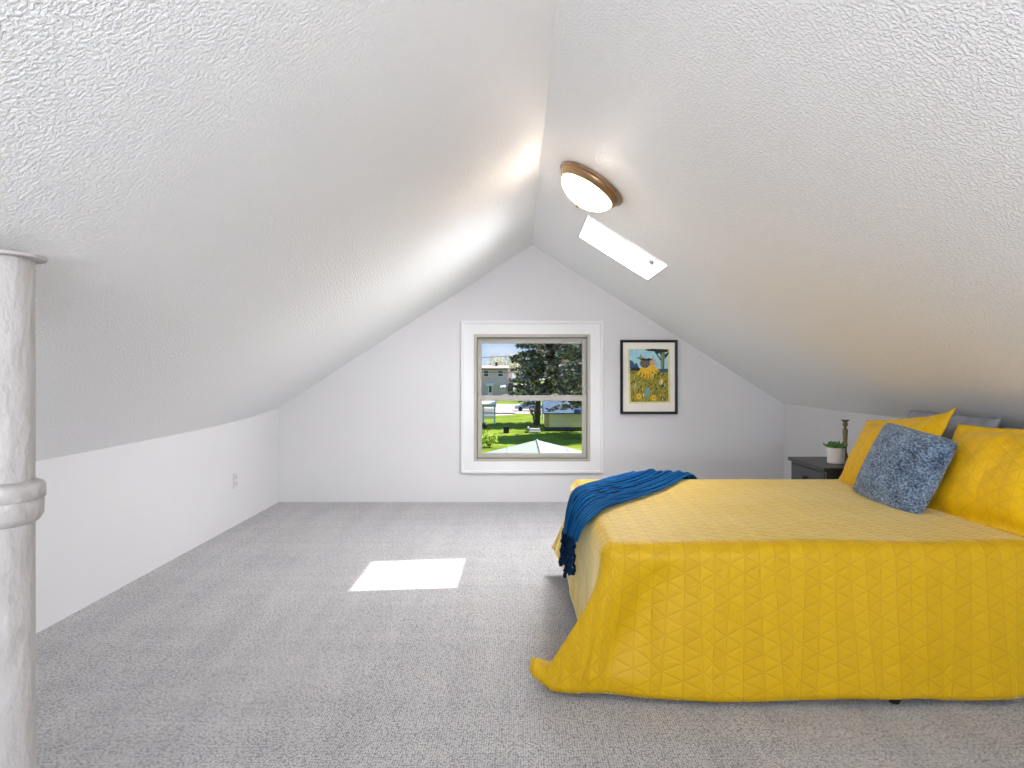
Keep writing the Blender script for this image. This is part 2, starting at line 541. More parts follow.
lk.build('sash_lock', M_vinyl, lo, bevel=.004)

# ------------------------------------------------------------------ skylight
sky = tag(empty('window_2', (0, 0, 0)), kind='structure')
# sun direction: light passing the pane must land on the carpet patch
AP = rs((ST0 + ST1) / 2 - 0.0, (SY0 + SY1) / 2, 0.16)
PATCH = Vector((-0.6465, 3.8485, 0))
SUN = (PATCH - AP).normalized()
tc_, yc_ = (ST0 + ST1) / 2, (SY0 + SY1) / 2
AT, AY = 0.495 / 2, 0.582 / 2
sf = MB()
rslab(ST0 - .03, tc_ - AT, SY0 - .03, SY1 + .03, .14, .20, sf)
rslab(tc_ + AT, ST1 + .03, SY0 - .03, SY1 + .03, .14, .20, sf)
rslab(tc_ - AT, tc_ + AT, SY0 - .03, yc_ - AY, .14, .20, sf)
rslab(tc_ - AT, tc_ + AT, yc_ + AY, SY1 + .03, .14, .20, sf)
sf.build('skylight_frame', M_trim, sky, bevel=.004)
sl = MB(); e = .012
rslab(ST0 - .001, ST0 + e, SY0, SY1, -.006, .15, sl)
rslab(ST1 - e, ST1 + .001, SY0, SY1, -.006, .15, sl)
rslab(ST0 + e, ST1 - e, SY0 - .001, SY0 + e, -.006, .15, sl)
rslab(ST0 + e, ST1 - e, SY1 - e, SY1 + .001, -.006, .15, sl)
sl.build('shaft_lining', M_trim, sky)
sg = MB(); rslab(tc_ - AT - .02, tc_ + AT + .02, yc_ - AY - .02, yc_ + AY + .02, .165, .171, sg)
sg.build('pane', M_glass, sky)
lt = MB()
rslab(ST1 - .075, ST1 - .040, SY1 - .034, SY1 - .012, .105, .125, lt)
lt.build('latch', M_black, sky, bevel=.003)

# ------------------------------------------------------------------ flush ceiling light
LC = rs((42 - 13) * S / math.cos(math.atan2(159, 252)) + .0, 3.437, 0)
LM = Matrix.Translation(LC) @ Matrix([[RD.x, 0, -RN.x, 0], [0, -1, 0, 0], [RD.z, 0, -RN.z, 0], [0, 0, 0, 1]]).to_4x4()
# local Z points down out of the slope
lamp = thing('ceiling_light', 'flush bronze-rimmed ceiling light with a glowing frosted glass bowl', 'ceiling light')
lamp.matrix_world = LM
MB().lathe([(.183, -.002), (.193, .004), (.193, .014), (.186, .020), (.180, .022), (.178, .030), (.168, .046), (.158, .052), (.150, .050), (.150, .044), (.172, .016), (.175, .002)], 64).build('rim', M_bronze, lamp, smooth=True, sharp=40)
bp_ = []
for k in range(15):
    a = k / 14 * pi / 2
    bp_.append((.154 * math.cos(a) + .001, .046 + .086 * math.sin(a)))
MB().lathe(bp_, 64, cap=False).build('glass_bowl', M_bowl, lamp, smooth=True)
MB().lathe([(.002, .128), (.010, .130), (.013, .134), (.008, .139), (.011, .144), (.009, .150), (.003, .154)], 20).build('finial', M_brass, lamp, smooth=True)
def light(name, kind, energy, color, parent=None, M=None, **kw):
    ld = bpy.data.lights.new(name, kind); ld.energy = energy; ld.color = color
    for k, v in kw.items():
        setattr(ld, k, v)
    o = bpy.data.objects.new(name, ld); COL.objects.link(o)
    if parent: o.parent = parent
    if M is not None: o.matrix_local = M
    return o
E_LAMP, E_REAR, E_SUN, E_SKY, E_SKYL = 16.0, 285.0, 9.0, 1.0, 46.0
light('bulb_light', 'POINT', E_LAMP, (1.0, 0.95, 0.90), lamp, Matrix.Translation((0, 0, .085)), shadow_soft_size=.035)

# ------------------------------------------------------------------ post at the left
PX, PY = -519 / 4.05 * S, D / 4.05
post = thing('support_post', 'round cream-painted post with a collar ring at the left edge of the room', 'post', (PX, PY, 0))
R = 28.5 / 4.05 * S; RC = 37.5 / 4.05 * S
ztop = CZ + 117 / 4.05 * S
zc1, zc2, zc3 = CZ - 112 / 4.05 * S, CZ - 128 / 4.05 * S, CZ - 150 / 4.05 * S
MB().lathe([(R * 1.02, 0), (R * 1.02, .3), (R, zc3 + .02), (R, zc2)], 48).build('lower_shaft', M_post, post, smooth=True)
MB().lathe([(R, zc1 - .01), (R, 1.2), (R * .99, ztop - .006)], 48).build('upper_shaft', M_post, post, smooth=True)
MB().lathe([(R * .98, zc3 - .006), (RC * .86, zc3), (RC * .955, zc3 + .014), (RC * .96, zc2 - .004), (RC * .94, zc2), (RC, zc2 + .003), (RC, zc1 - .006), (RC * .95, zc1), (R * .98, zc1 + .008)], 48).build('collar', M_post, post, smooth=True, sharp=60)
MB().lathe([(R * .9, ztop - .010), (RC * 1.02, ztop - .007), (RC * 1.03, ztop), (R * .6, ztop + .003)], 48).build('top_plate', M_post, post, smooth=True, sharp=30)

# ------------------------------------------------------------------ wall outlet
oy = 640 * S / 1.183; oz = CZ - 108.5 / 1.183 * S
out = thing('wall_outlet', 'small white power outlet plate low on the left wall', 'outlet', (XL, oy, oz))
MB().box(0, .006, -.036, .036, -.06, .06).build('cover_plate', M_plate, out, bevel=.003)
for dz in (-.024, .024):
    q = MB().box(.004, .009, -.017, .017, dz - .015, dz + .015).build('socket', M_plate, out, bevel=.004)
    h = MB(); h.box(.0085, .0096, -.008, -.005, dz - .005, dz + .007); h.box(.0085, .0096, .005, .008, dz - .005, dz + .007)
    h.build('slot', M_hole, q)

# ------------------------------------------------------------------ framed print
pic = thing('framed_print', 'black-framed print of a yellow flower in a meadow, hung right of the window', 'picture')
X0, X1, Z0, Z1 = 101 * S, 158 * S, CZ - 42 * S, CZ + 32 * S
fw = .024
o4 = [(X0, Z0), (X1, Z0), (X1, Z1), (X0, Z1)]
i4 = [(X0 + fw, Z0 + fw), (X1 - fw, Z0 + fw), (X1 - fw, Z1 - fw), (X0 + fw, Z1 - fw)]
fm = MB(); rings = []
for (ox, oz_), (ix, iz) in zip(o4, i4):
    rings.append([fm.vert((ox, D - .001, oz_)), fm.vert((ox, D - .028, oz_)), fm.vert((lerp(ox, ix, .3), D - .032, lerp(oz_, iz, .3))), fm.vert((ix, D - .026, iz)), fm.vert((ix, D - .012, iz))])
for k in range(4):
    a, b = rings[k], rings[(k + 1) % 4]
    for i in range(4):
        fm.face((a[i], b[i], b[i + 1], a[i + 1]))
fm.build('frame', M_frame, pic)
YP = D - .012
MB().box(X0 + fw - .002, X1 - fw + .002, YP, D - .002, Z0 + fw - .002, Z1 - fw + .002).build('mat_board', M_mat, pic)

def art_meadow():
    m, nt, b = newmat('print_meadow'); b.inputs['Roughness'].default_value = .8
    tc = N(nt, 'ShaderNodeTexCoord')
    mp = N(nt, 'ShaderNodeMapping'); mp.inputs['Scale'].default_value = (1.6, 1, .8); mp.inputs['Rotation'].default_value = (0, .35, 0)
    L(nt, tc.outputs['Object'], mp.inputs[0])
    a = N(nt, 'ShaderNodeTexNoise', i_Scale=26.0, i_Detail=3.0, i_Distortion=1.6); L(nt, mp.outputs[0], a.inputs['Vector'])
    L(nt, ramp(nt, a.outputs[0], [(.30, rgb(40, 52, 34)), (.42, rgb(104, 106, 40)), (.5, rgb(176, 156, 48)), (.6, rgb(120, 128, 58)), (.72, rgb(206, 180, 70))]), b.inputs['Base Color'])
    return m
def flat(name, c): return plain(name, c, .8, namp=.12, nscale=30)
A = [flat('print_sky', rgb(158, 208, 222)), art_meadow(), flat('print_yellow', rgb(232, 184, 36)), flat('print_brown', rgb(112, 98, 90)), flat('print_trunk', rgb(142, 138, 84)),
     flat('print_dark', rgb(44, 50, 44)), flat('print_cream', rgb(226, 214, 150)), flat('print_blue', rgb(60, 84, 110)), flat('print_teal', rgb(112, 160, 160)), flat('print_pink', rgb(206, 168, 140))]
ar = MB()
def ap(px, py):   # a point of the print given in crop pixels (scale 7.68) of the photo
    return ((600 + px / 7.68 - CX) * S, (CY - (330 + py / 7.68)) * S + CZ)
layer = [0]
def poly(mi, pts):
    layer[0] += 1
    y = YP - .0006 - layer[0] * .00004
    ar.cur = mi
    ar.face([ar.vert((*[ap(*p)[0]], y, ap(*p)[1])) for p in pts])
def ell(mi, cx, cy, rx, ry, rot=0, n=16):
    pts = []
    for k in range(n):
        a = k * 2 * pi / n; x, y = rx * math.cos(a), ry * math.sin(a)
        pts.append((cx + x * math.cos(rot) - y * math.sin(rot), cy + x * math.sin(rot) + y * math.cos(rot)))
    poly(mi, pts)
poly(6, [(212, 144), (532, 146), (540, 558), (220, 566)])
poly(0, [(222, 152), (520, 152), (522, 340), (224, 340)])
poly(1, [(228, 300), (300, 292), (380, 318), (450, 300), (520, 318), (524, 548), (234, 552)])
poly(7, [(226, 230), (250, 240), (262, 262), (282, 252), (296, 288), (286, 306), (228, 292)])
poly(5, [(232, 290), (300, 288), (320, 316), (240, 312)])
poly(4, [(462, 170), (492, 166), (486, 345), (466, 345)])
poly(5, [(488, 168), (494, 168), (489, 345), (483, 345)])
poly(5, [(340, 150), (400, 144), (520, 150), (522, 166), (470, 176), (420, 166), (360, 160)])
poly(5, [(418, 170), (430, 172), (470, 228), (466, 238)])
poly(5, [(494, 190), (524, 168), (526, 182), (496, 226)])
for k in range(7):
    ell(5, random.uniform(425, 520), random.uniform(150, 190), 12, 6, random.uniform(0, 3))
poly(7, [(440, 300), (520, 296), (520, 324), (446, 326)])
for k, (dx, dy) in enumerate([(-52, 62), (-30, 78), (-6, 86), (18, 84), (44, 76), (66, 56), (84, 40)]):
    ell(2, 350 + dx * .8, 268 + dy * .75, 9, 44, math.atan2(-dx * .9, dy), 14)
for dx, dy, a in ((72, -26, .35), (78, -2, .1), (70, 22, -.3), (56, -40, .7)):
    ell(9 if dy < 5 else 2, 346 + dx * .75, 262 + dy * .8, 34, 9, -a, 14)
ell(3, 344, 256, 40, 36)
for k in range(16):
    a = k * pi / 8
    ell(5 if k % 2 else 4, 344 + 32 * math.cos(a), 250 + 27 * math.sin(a), 7, 4, a, 8)
poly(5, [(300, 226), (322, 214), (346, 222), (376, 216), (404, 230), (372, 236), (330, 236)])
poly(4, [(268, 212), (304, 206), (308, 182), (318, 208), (350, 216), (300, 224)])
ell(8, 362, 480, 18, 44, .2); ell(8, 350, 494, 26, 14)
ell(6, 468, 398, 14, 22, .3); ell(7, 480, 430, 16, 12); ell(8, 264, 440, 12, 22, -.3)
for (x, y) in ((296, 510), (412, 520)):
    for k in range(8):
        a = k * pi / 4
        ell(2, x + 12 * math.cos(a), y + 14 * math.sin(a), 13, 6, a, 10)
    ell(3, x, y, 6, 6)
for k in range(46):
    x, y = random.uniform(238, 512), random.uniform(340, 540)
    ell(random.choice((2, 5, 4, 5, 4, 6)), x, y, random.uniform(1.5, 3.5), random.uniform(8, 20), random.uniform(-.5, .5), 8)
ar.build('art_print', A, pic)

# ------------------------------------------------------------------ bed
BX0, BX1, BY0, BY1, BZ = .30, 2.36, 2.335, 3.81, .585
bed = thing('bed', 'bed frame with short black legs underneath the yellow bedspread', 'bed')
MB().box(BX0 + .045, BX1, BY0 + .045, BY1 - .045, .33, BZ - .012).build('mattress', M_mattress, bed, bevel=.04)
MB().box(BX0 + .05, BX1, BY0 + .05, BY1 - .05, .10, .328).build('box_base', M_base, bed, bevel=.01)
for x, y in ((.62, BY0 + .10), (1.38, BY0 + .018), (2.28, BY0 + .10), (.45, BY1 - .09), (1.38, BY1 - .09), (2.28, BY1 - .09)):
    if True:
        MB().lathe([(.017, 0), (.020, .01), (.024, .10)], 16, Matrix.Translation((x, y, 0))).build('leg', M_black, bed, smooth=True)

# bedspread: one draped sheet
RR = .06
CRN = Vector((BX0 + RR, BY0 + RR))
HEMF = [  # hem in plan along the foot corner, swing 0 (foot side) .. 1 (near side): x, y, z
    (0.0, .235, 2.60, .055), (.2, .165, 2.55, .040), (.4, .085, 2.475, .030), (.5, .060, 2.435, .028), (.62, .125, 2.405, .022), (.8, .22, 2.385, .022), (1.0, .315, 2.365, .024)]
def table(rows, x):
    if x <= rows[0][0]: return rows[0][1:]
    for a, b in zip(rows, rows[1:]):
        if x <= b[0]:
            t = (x - a[0]) / (b[0] - a[0]); t = t * t * (3 - 2 * t) if len(a) > 3 else t
            return tuple(lerp(p, q, t) for p, q in zip(a[1:], b[1:]))
    return rows[-1][1:]
NEARHEM = [(.36, .315, 2.365, .024), (.50, .475, 2.338, .020), (.70, .695, 2.318, .020), (1.0, 1.0, 2.322, .020), (1.3, 1.3, 2.310, .034), (1.42, 1.42, 2.308, .036), (1.55, 1.55, 2.322, .019), (1.8, 1.8, 2.316, .030), (2.0, 2.0, 2.322, .062), (2.4, 2.4, 2.318, .075)]
FOOTHEM = [(2.395, .235, 2.60, .055), (2.60, .262, 2.72, .060), (2.9, .272, 2.95, .070), (3.2, .262, 3.22, .085), (3.5, .255, 3.5, .11), (3.75, .215, 3.76, .15)]
FARHEM = [(0.0, .215, 3.76, .15), (.5, .20, 3.86, .16), (1.0, .40, 3.86, .14)]
DROP = BZ - RR
def sheet(u, v, mode):
    pass
NS = 26
def skirt(m, top_xy, dirv, hem):
    """m metres past the straight edge line; rolls over the mattress edge then falls to the hem."""
    q4 = RR * pi / 2
    if m <= q4:
        a = m / RR
        return Vector((top_xy.x + dirv.x * RR * math.sin(a), top_xy.y + dirv.y * RR * math.sin(a), BZ - RR * (1 - math.cos(a))))
    q = (m - q4) / (MM - q4)
    ex = Vector((top_xy.x + dirv.x * RR, top_xy.y + dirv.y * RR))
    k = q ** 1.3
    return Vector((lerp(ex.x, hem[0], k), lerp(ex.y, hem[1], k), lerp(BZ - RR, hem[2], q)))
MM = RR * pi / 2 + DROP - .03
XA = [BX0 + RR - MM + MM * i / 30 for i in range(30)] + [lerp(BX0 + RR, 2.33, i / 76) for i in range(77)]
YA = [BY0 + RR - MM + MM * i / 30 for i in range(30)] + [lerp(BY0 + RR, BY1 - RR, i / 54) for i in range(55)] + [BY1 - RR + MM * (i + 1) / 30 for i in range(30)]
def fold_noise(p):
    from mathutils import noise
    return noise.noise(p)
from mathutils import noise as _ns
def drape(a, b):
    dx = max(0, BX0 + RR - a); dn = max(0, BY0 + RR - b); df = max(0, b - (BY1 - RR))
    top = Vector((max(a, BX0 + RR), min(max(b, BY0 + RR), BY1 - RR)))
    if dx == 0 and dn == 0 and df == 0:
        z = BZ + .004 * _ns.noise(Vector((a * 3, b * 3, 1)))
        return Vector((a, b, z))
    m = max(dx, dn, df)
    if dx > 0 and (dn > 0 or df > 0):
        d2 = dn if dn > 0 else df
        ph = (d2 / dx) / 2 if d2 <= dx else 1 - (dx / d2) / 2
        sy = -1 if dn > 0 else 1
        dirv = Vector((-math.cos(ph * pi / 2), sy * math.sin(ph * pi / 2)))
        hem = table(HEMF if dn > 0 else FARHEM, ph)
    elif dx > 0:
        dirv = Vector((-1, 0)); hem = table(FOOTHEM, b)
    elif dn > 0:
        dirv = Vector((0, -1)); hem = table(NEARHEM, a)
    else:
        dirv = Vector((0, 1)); hem = (a, BY1 + .03, .14)
    p = skirt(m, top, dirv, hem)
    q = max(0, (m - RR * 1.6) / (MM - RR * 1.6))
    w_ = .010 * q * _ns.noise(Vector((a * 4.2, b * 4.2, m * 1.5))) + .006 * q * _ns.noise(Vector((a * 9, b * 9, m * 4)))
    cc = None       # hollow fold beside the flared corner
    if dx > 0 and dn > 0: cc = ph
    elif dn > 0: cc = 1 + (a - .36) * 2.2
    if cc is not None:
        w_ -= .045 * math.sin(min(1, q * 1.15) * pi) ** .8 * math.exp(-((cc - 1.02 - .35 * (1 - q)) / .16) ** 2)
        w_ += .02 * q * math.exp(-((cc - .72) / .12) ** 2)
    p.x += dirv.x * w_; p.y += dirv.y * w_
    if dx > 0 and dn > 0 and q > .86:   # the tip turns up on the carpet
        k = (q - .86) / .14 * math.exp(-((ph - .42) / .10) ** 2)
        p.x -= .028 * k; p.z += .085 * k
    return p
qb = MB()
ids = [[qb.vert(drape(a, b)) for b in YA] for a in XA]
for i in range(len(XA) - 1):
    for j in range(len(YA) - 1):
        q = [(i, j), (i + 1, j), (i + 1, j + 1), (i, j + 1)]
        qb.face([ids[s][t] for s, t in q], [(XA[s], YA[t]) for s, t in q])
spread = qb.build('bedspread', M_quilt, smooth=True, sharp=180, solid=.009, weld=True)
tag(spread, 'yellow quilted bedspread stitched in triangles, draped over the bed to the carpet', 'bedspread')

# ------------------------------------------------------------------ knitted throw
LB = [(.66, 3.885, .40), (.655, 3.87, .53), (.64, 3.815, .598), (.54, 3.68, .603), (.455, 3.56, .600), (.365, 3.46, .596), (.302, 3.42, .565), (.272, 3.42, .47), (.258, 3.44, .36)]
RB = [(1.09, 3.885, .40), (1.08, 3.87, .53), (1.04, 3.815, .594), (.84, 3.50, .597), (.63, 3.20, .597), (.44, 2.93, .597), (.345, 2.77, .594), (.278, 2.69, .565), (.252, 2.68, .50)]
NL, NW = 70, 84
lc, rc = catmull(LB, NL), catmull(RB, NL)
def throw_pt(u, v):
    i = min(int(round(u * NL)), NL)
    a, b = lc[i], rc[i]
    p = a.lerp(b, v)
    t = (lc[min(i + 1, NL)] - lc[max(i - 1, 0)] + rc[min(i + 1, NL)] - rc[max(i - 1, 0)]).normalized()
    nrm = t.cross(b - a).normalized()
    if nrm.z < 0 and abs(nrm.z) > .3: nrm = -nrm
    if nrm.x > 0 and abs(nrm.z) <= .3 and u > .5: nrm = -nrm
    wv = v + .025 * math.sin(u * 5) + .012 * math.sin(u * 13 + 2)
    h = .013 * (1 - 2 * abs(math.sin(wv * pi * 7.3)) ** .7) + .006 * math.sin(wv * 2 * pi * 11.7 + 1) + .008 * math.sin(wv * 2 * pi * 2.6 + .7)
    env = math.sin(min(1, max(0, v)) * pi) ** .4
    p = p + nrm * (.012 + (h + .014) * env)
    # the outline is uneven
    p += (b - a).normalized() * (.012 * math.sin(u * 17) * (1 if v > .5 else -1) * abs(v - .5) * 2)
    return p
tb = MB()
Wt, Lt = .60, 1.5
tb.grid(throw_pt, NL, NW, lambda u, v: (v * Wt, u * Lt))
throw = tb.build('throw_blanket', M_throw, smooth=True, sharp=180, solid=.008)
tag(throw, 'blue knitted throw with a twisted fringe lying over the bed corner', 'blanket')
for k in range(13):
    v = (k + .5) / 13
    p = throw_pt(1.0, v)
    ln = .155 + .05 * random.random() - .03 * abs(v - .5)
    pts, rad = [], []
    sx, sy = random.uniform(-.035, .012), random.uniform(-.03, .03)
    for s in range(25):
        t = s / 24
        pts.append(p + Vector((sx * t + .004 * math.sin(t * 22 + k), sy * t + .004 * math.cos(t * 22 + k), .012 - ln * t)))
        rad.append((.0072 + .0018 * math.sin(t * 50)) * (1 if t < .93 else 1.3))
    TT = MB().tube(pts, rad, 8)
    TT.build('tassel', M_fringe, throw, smooth=True)

# ------------------------------------------------------------------ pillows
def pillow_mb(W, H, T, flange=0.0, pinch=.06, sag=0.0, nu=44, nv=36, seed=0, wr=.006, ears=0.0, rnd=0.0):
    """Stuffed pillow lying in its own XY plane, X width, Y height, front = +Z."""
    mb = MB()
    iw, ih = W / 2 - flange, H / 2 - flange
    def side(sgn):
        def fn(u, v):
            x, y = (u * 2 - 1), (v * 2 - 1)
            X, Y = x * W / 2, y * H / 2
            # edges pull in between the corners
            X *= 1 - pinch * (1 - y * y) * abs(x) ** 3 * -1 * -1 if False else 1 - pinch * (1 - abs(y) ** 2.2) * abs(x) ** 4
            Y *= 1 - pinch * (1 - abs(x) ** 2.2) * abs(y) ** 4
            if rnd:      # rounded corners
                k = 1 - .10 * rnd * (abs(x) * abs(y)) ** 5
                X *= k; Y *= k
            a = min(1, abs(X) / iw); b = min(1, abs(Y) / ih)
            h = (max(0, 1 - a ** 2.6) ** .62) * (max(0, 1 - b ** 2.6) ** .62)
            z = sgn * T / 2 * h
            if h > 0:
                z += wr * h ** .5 * _ns.noise(Vector((X * 9, Y * 9, seed + sgn))) + wr * .6 * h ** .5 * _ns.noise(Vector((X * 22, Y * 22, seed * 2 + sgn)))
            else:
                z += wr * .8 * _ns.noise(Vector((X * 12, Y * 12, seed)))
            z += sgn * .0025
            z += sag * (x * x) * .5
            if ears and y > 0 and x > 0:
                Y += ears * abs(x) ** 5 * y ** 3
            return (X, Y, z)
        return fn
    uvf = lambda u, v: (u * W, v * H)
    f = mb.grid(side(1), nu, nv, uvf)
    g = mb.grid(side(-1), nu, nv, uvf, flip=True)
    rim = [(i, 0) for i in range(nu)] + [(nu, j) for j in range(nv)] + [(i, nv) for i in range(nu, 0, -1)] + [(0, j) for j in range(nv, 0, -1)]
    for k in range(len(rim)):
        a, b = rim[k], rim[(k + 1) % len(rim)]
        q = [a, b, b, a]
        mb.face((f[a[0]][a[1]], g[a[0]][a[1]], g[b[0]][b[1]], f[b[0]][b[1]]), [(a[0] / nu * W, a[1] / nv * H)] * 4)
    return mb

def lean(bot, top, yaw=0.0, roll=0.0):
    """Frame whose Y axis runs from bot to top (both give X,Y,Z of the mid line) and whose X axis runs towards the camera (-Y)."""
    bot, top = Vector(bot), Vector(top)
    yv = (top - bot).normalized()
    xv = Vector((math.sin(yaw), -math.cos(yaw), 0))
    xv = (xv - yv * xv.dot(yv)).normalized()
    zv = xv.cross(yv)
    M = Matrix((xv, yv, zv)).transposed().to_4x4()
    return Matrix.Translation((bot + top) / 2) @ M @ Matrix.Rotation(roll, 4, 'Z')

# grey sleeping pillows against the low wall
for k, (y, lab, hz) in enumerate(((3.42, 'grey-blue pillow behind the yellow sham nearest the nightstand', 0.0), (2.72, 'grey-blue pillow behind the yellow sham at the right edge of the photo', -.055))):
    p = pillow_mb(.70, .46, .15, 0, .04, seed=20 + k, wr=.012).build('bed_pillow', M_greypillow, smooth=True, sharp=180,
                 M=lean((2.13, y, .63), (2.285, y, .935 + hz)))
    tag(p, lab, 'pillow', 'grey pillows at the head of the bed')
# yellow quilted shams
p = pillow_mb(.70, .46, .15, .035, .05, seed=3, wr=.010, ears=.035).build('pillow_sham', M_sham, smooth=True, sharp=180, M=lean((1.885, 3.43, .603), (2.08, 3.45, .94), roll=.09))
tag(p, 'yellow quilted pillow sham with a peaked corner, behind the blue cushion beside the nightstand', 'pillow', 'yellow pillow shams')
p = pillow_mb(.72, .47, .17, .035, .05, seed=8, wr=.010).build('pillow_sham', M_sham, smooth=True, sharp=180, M=lean((1.915, 2.66, .608), (2.10, 2.70, .945), yaw=.03, roll=-.03))
tag(p, 'yellow quilted pillow sham cut off by the right edge of the photo', 'pillow', 'yellow pillow shams')
# blue cushion
cu = pillow_mb(.50, .405, .15, 0, .03, seed=12, wr=.009, rnd=.6).build('throw_cushion', M_boucle, smooth=True, sharp=180, M=lean((1.752, 3.085, .592), (1.905, 3.045, .914), yaw=.10, roll=.05))
tag(cu, 'square blue-grey woolly cushion leaning on the yellow shams', 'cushion')

# ------------------------------------------------------------------ nightstand
NX, NY0, NY1, NZ = 1.845, 3.84, 4.335, .64
ns_ = thing('nightstand', 'black wooden nightstand between the bed and the back corner', 'nightstand', (NX, NY0, 0))
MB().box(-.022, .60, -.012, NY1 - NY0 + .012, NZ - .024, NZ).build('tabletop', M_stand, ns_, bevel=.006)
bd = MB(); hgt = NZ - .026
W_, H0 = NY1 - NY0, .30
bd.box(.0, .58, .0, .02, H0, hgt); bd.box(.0, .58, W_ - .02, W_, H0, hgt); bd.box(.56, .58, .02, W_ - .02, H0, hgt)
bd.box(.0, .56, .02, W_ - .02, H0, H0 + .02); bd.box(.004, .03, .02, W_ - .02, hgt - .012, hgt)
bd.build('cabinet_body', M_stand, ns_)
for z0, z1 in ((.478, hgt - .012), (H0 + .015, .468)):
    dr = MB().box(-.004, .016, .024, W_ - .024, z0, z1).build('drawer', M_stand, ns_, bevel=.003)
    MB().lathe([(.006, 0), (.006, .012), (.015, .018), (.016, .026), (.009, .033), (.001, .034)], 20, Matrix.Translation((-.004, W_ / 2, (z0 + z1) / 2)) @ Matrix.Rotation(-pi / 2, 4, 'Y')).build('knob', M_black, dr, smooth=True)
for x in (.0, .54):
    for y in (.0, W_ - .04):
        MB().prism([(x + .008, y + .008, 0), (x + .032, y + .008, 0), (x + .032, y + .032, 0), (x + .008, y + .032, 0)], (0, 0, H0 + .01)).build('leg', M_stand, ns_)
MB().box(.01, .57, .01, W_ - .01, .12, .14).build('lower_shelf', M_stand, ns_)

pt = (2.0, 4.04, NZ)
pot = thing('potted_succulent', 'small green succulent in a white pot on the nightstand', 'plant', pt)
MB().lathe([(.046, 0), (.050, .003), (.053, .092), (.053, .098), (.048, .098), (.047, .082)], 36).build('pot', M_pot, pot, smooth=True, sharp=40)
MB().lathe([(.001, .084), (.030, .086), (.048, .084), (.048, .078)], 24).build('soil', M_soil, pot, smooth=True)
lf = MB()
for k in range(46):
    a = k * 2.399; r = .046 * math.sqrt(k / 46); el = 1.5 - .85 * (k / 46)
    base = Vector((r * .8 * math.cos(a), r * .8 * math.sin(a), .088))
    dirv = Vector((math.cos(a) * math.cos(el), math.sin(a) * math.cos(el), math.sin(el)))
    ln = .034 + .020 * random.random()
    lf.tube([base, base + dirv * ln * .3, base + dirv * ln * .7, base + dirv * ln * .92, base + dirv * ln], [.003, .0062, .0068, .004, .0006], 7)
lf.build('foliage', M_leaf, pot, smooth=True)
cd = thing('candlestick', 'tall antique brass candlestick behind the potted succulent', 'candlestick', (2.105, 4.13, NZ))
MB().lathe([(.046, 0), (.048, .004), (.046, .010), (.034, .018), (.022, .026), (.014, .040), (.012, .052)], 32).build('foot', M_brass, cd, smooth=True)
MB().lathe([(.011, .048), (.010, .07), (.013, .13), (.016, .195), (.016, .205), (.010, .210), (.007, .214), (.006, .222)], 32).build('stem', M_brass, cd, smooth=True)
MB().lathe([(.007, .220), (.013, .224), (.016, .232), (.017, .240), (.012, .246), (.012, .252), (.022, .259), (.026, .263), (.025, .266), (.012, .265), (.011, .255)], 32).build('cup', M_brass, cd, smooth=True)

# ------------------------------------------------------------------ outside
GZ = -4.7
EYE = CZ - GZ
def gy(py): return EYE * F / (py - CY)
def wx(px, y): return (px - CX) * y / F
def wz(py, y): return CZ - (py - CY) * y / F

def grass_mat():
    m, nt, b = newmat('lawn_grass'); b.inputs['Roughness'].default_value = .95; b.inputs['Specular IOR Level'].default_value = .1
    tc = N(nt, 'ShaderNodeTexCoord')
    a = N(nt, 'ShaderNodeTexNoise', i_Scale=.35, i_Detail=8.0, i_Roughness=.7); L(nt, tc.outputs['Object'], a.inputs['Vector'])
    L(nt, ramp(nt, a.outputs[0], [(.3, rgb(92, 108, 30)), (.5, rgb(120, 138, 40)), (.7, rgb(146, 158, 64))]), b.inputs['Base Color'])
    return m
M_grass = grass_mat()
M_road = plain('pale_concrete', rgb(176, 164, 158), .9, nscale=.8, namp=.12)
M_porch = plain('pale_green_metal_roof', rgb(166, 170, 158), .75, nscale=1.2, namp=.08)
M_sidingg = plain('grey_olive_siding', rgb(200, 178, 186), .8, nscale=1.5, namp=.06)
M_sidingp = plain('pale_pink_siding', rgb(240, 214, 204), .8, nscale=1.5, namp=.05)
M_roofd = plain('dark_eave', rgb(70, 58, 56), .8)
M_roofp = plain('pale_roof_shingle', rgb(172, 156, 150), .85, nscale=2, namp=.12)
M_white = plain('white_outdoor_paint', rgb(232, 230, 228), .6, namp=.03)
M_dglass = plain('dark_window_glass', rgb(46, 56, 72), .12)
M_yellow = plain('yellow_siding', rgb(240, 224, 178), .8, nscale=2, namp=.06, bump=.4, bscale=6, bdist=.03, stretch=(.02, .02, 3))
M_blue = plain('blue_grey_shingle', rgb(84, 104, 134), .8, nscale=3, namp=.2)
M_shedd = plain('dark_brick', rgb(92, 84, 76), .9, nscale=6, namp=.25)
M_bark = plain('grey_brown_bark', rgb(104, 88, 76), .9, nscale=3, namp=.25)
M_pale = plain('pale_bark', rgb(178, 160, 136), .9, nscale=3, namp=.2)
M_bud = plain('pale_spring_leaves', rgb(214, 200, 160), .9, nscale=2, namp=.25)
M_needle = plain('spruce_needles', rgb(142, 138, 116), .9, nscale=1.2, namp=.5)
M_needl2 = plain('dry_spruce_twigs', rgb(222, 210, 190), .9, nscale=1.5, namp=.35)
M_bush = plain('yellow_green_leaves', rgb(164, 186, 60), .8, nscale=3, namp=.3)
M_hedge = plain('dark_green_leaves', rgb(58, 84, 40), .8, nscale=3, namp=.35)
M_car = plain('silver_blue_car_paint', rgb(150, 170, 196), .25, metal=.3)
M_tyre = plain('tyre_rubber', rgb(24, 24, 26), .8)
M_stone = plain('grey_concrete', rgb(168, 166, 162), .9, nscale=3, namp=.1)

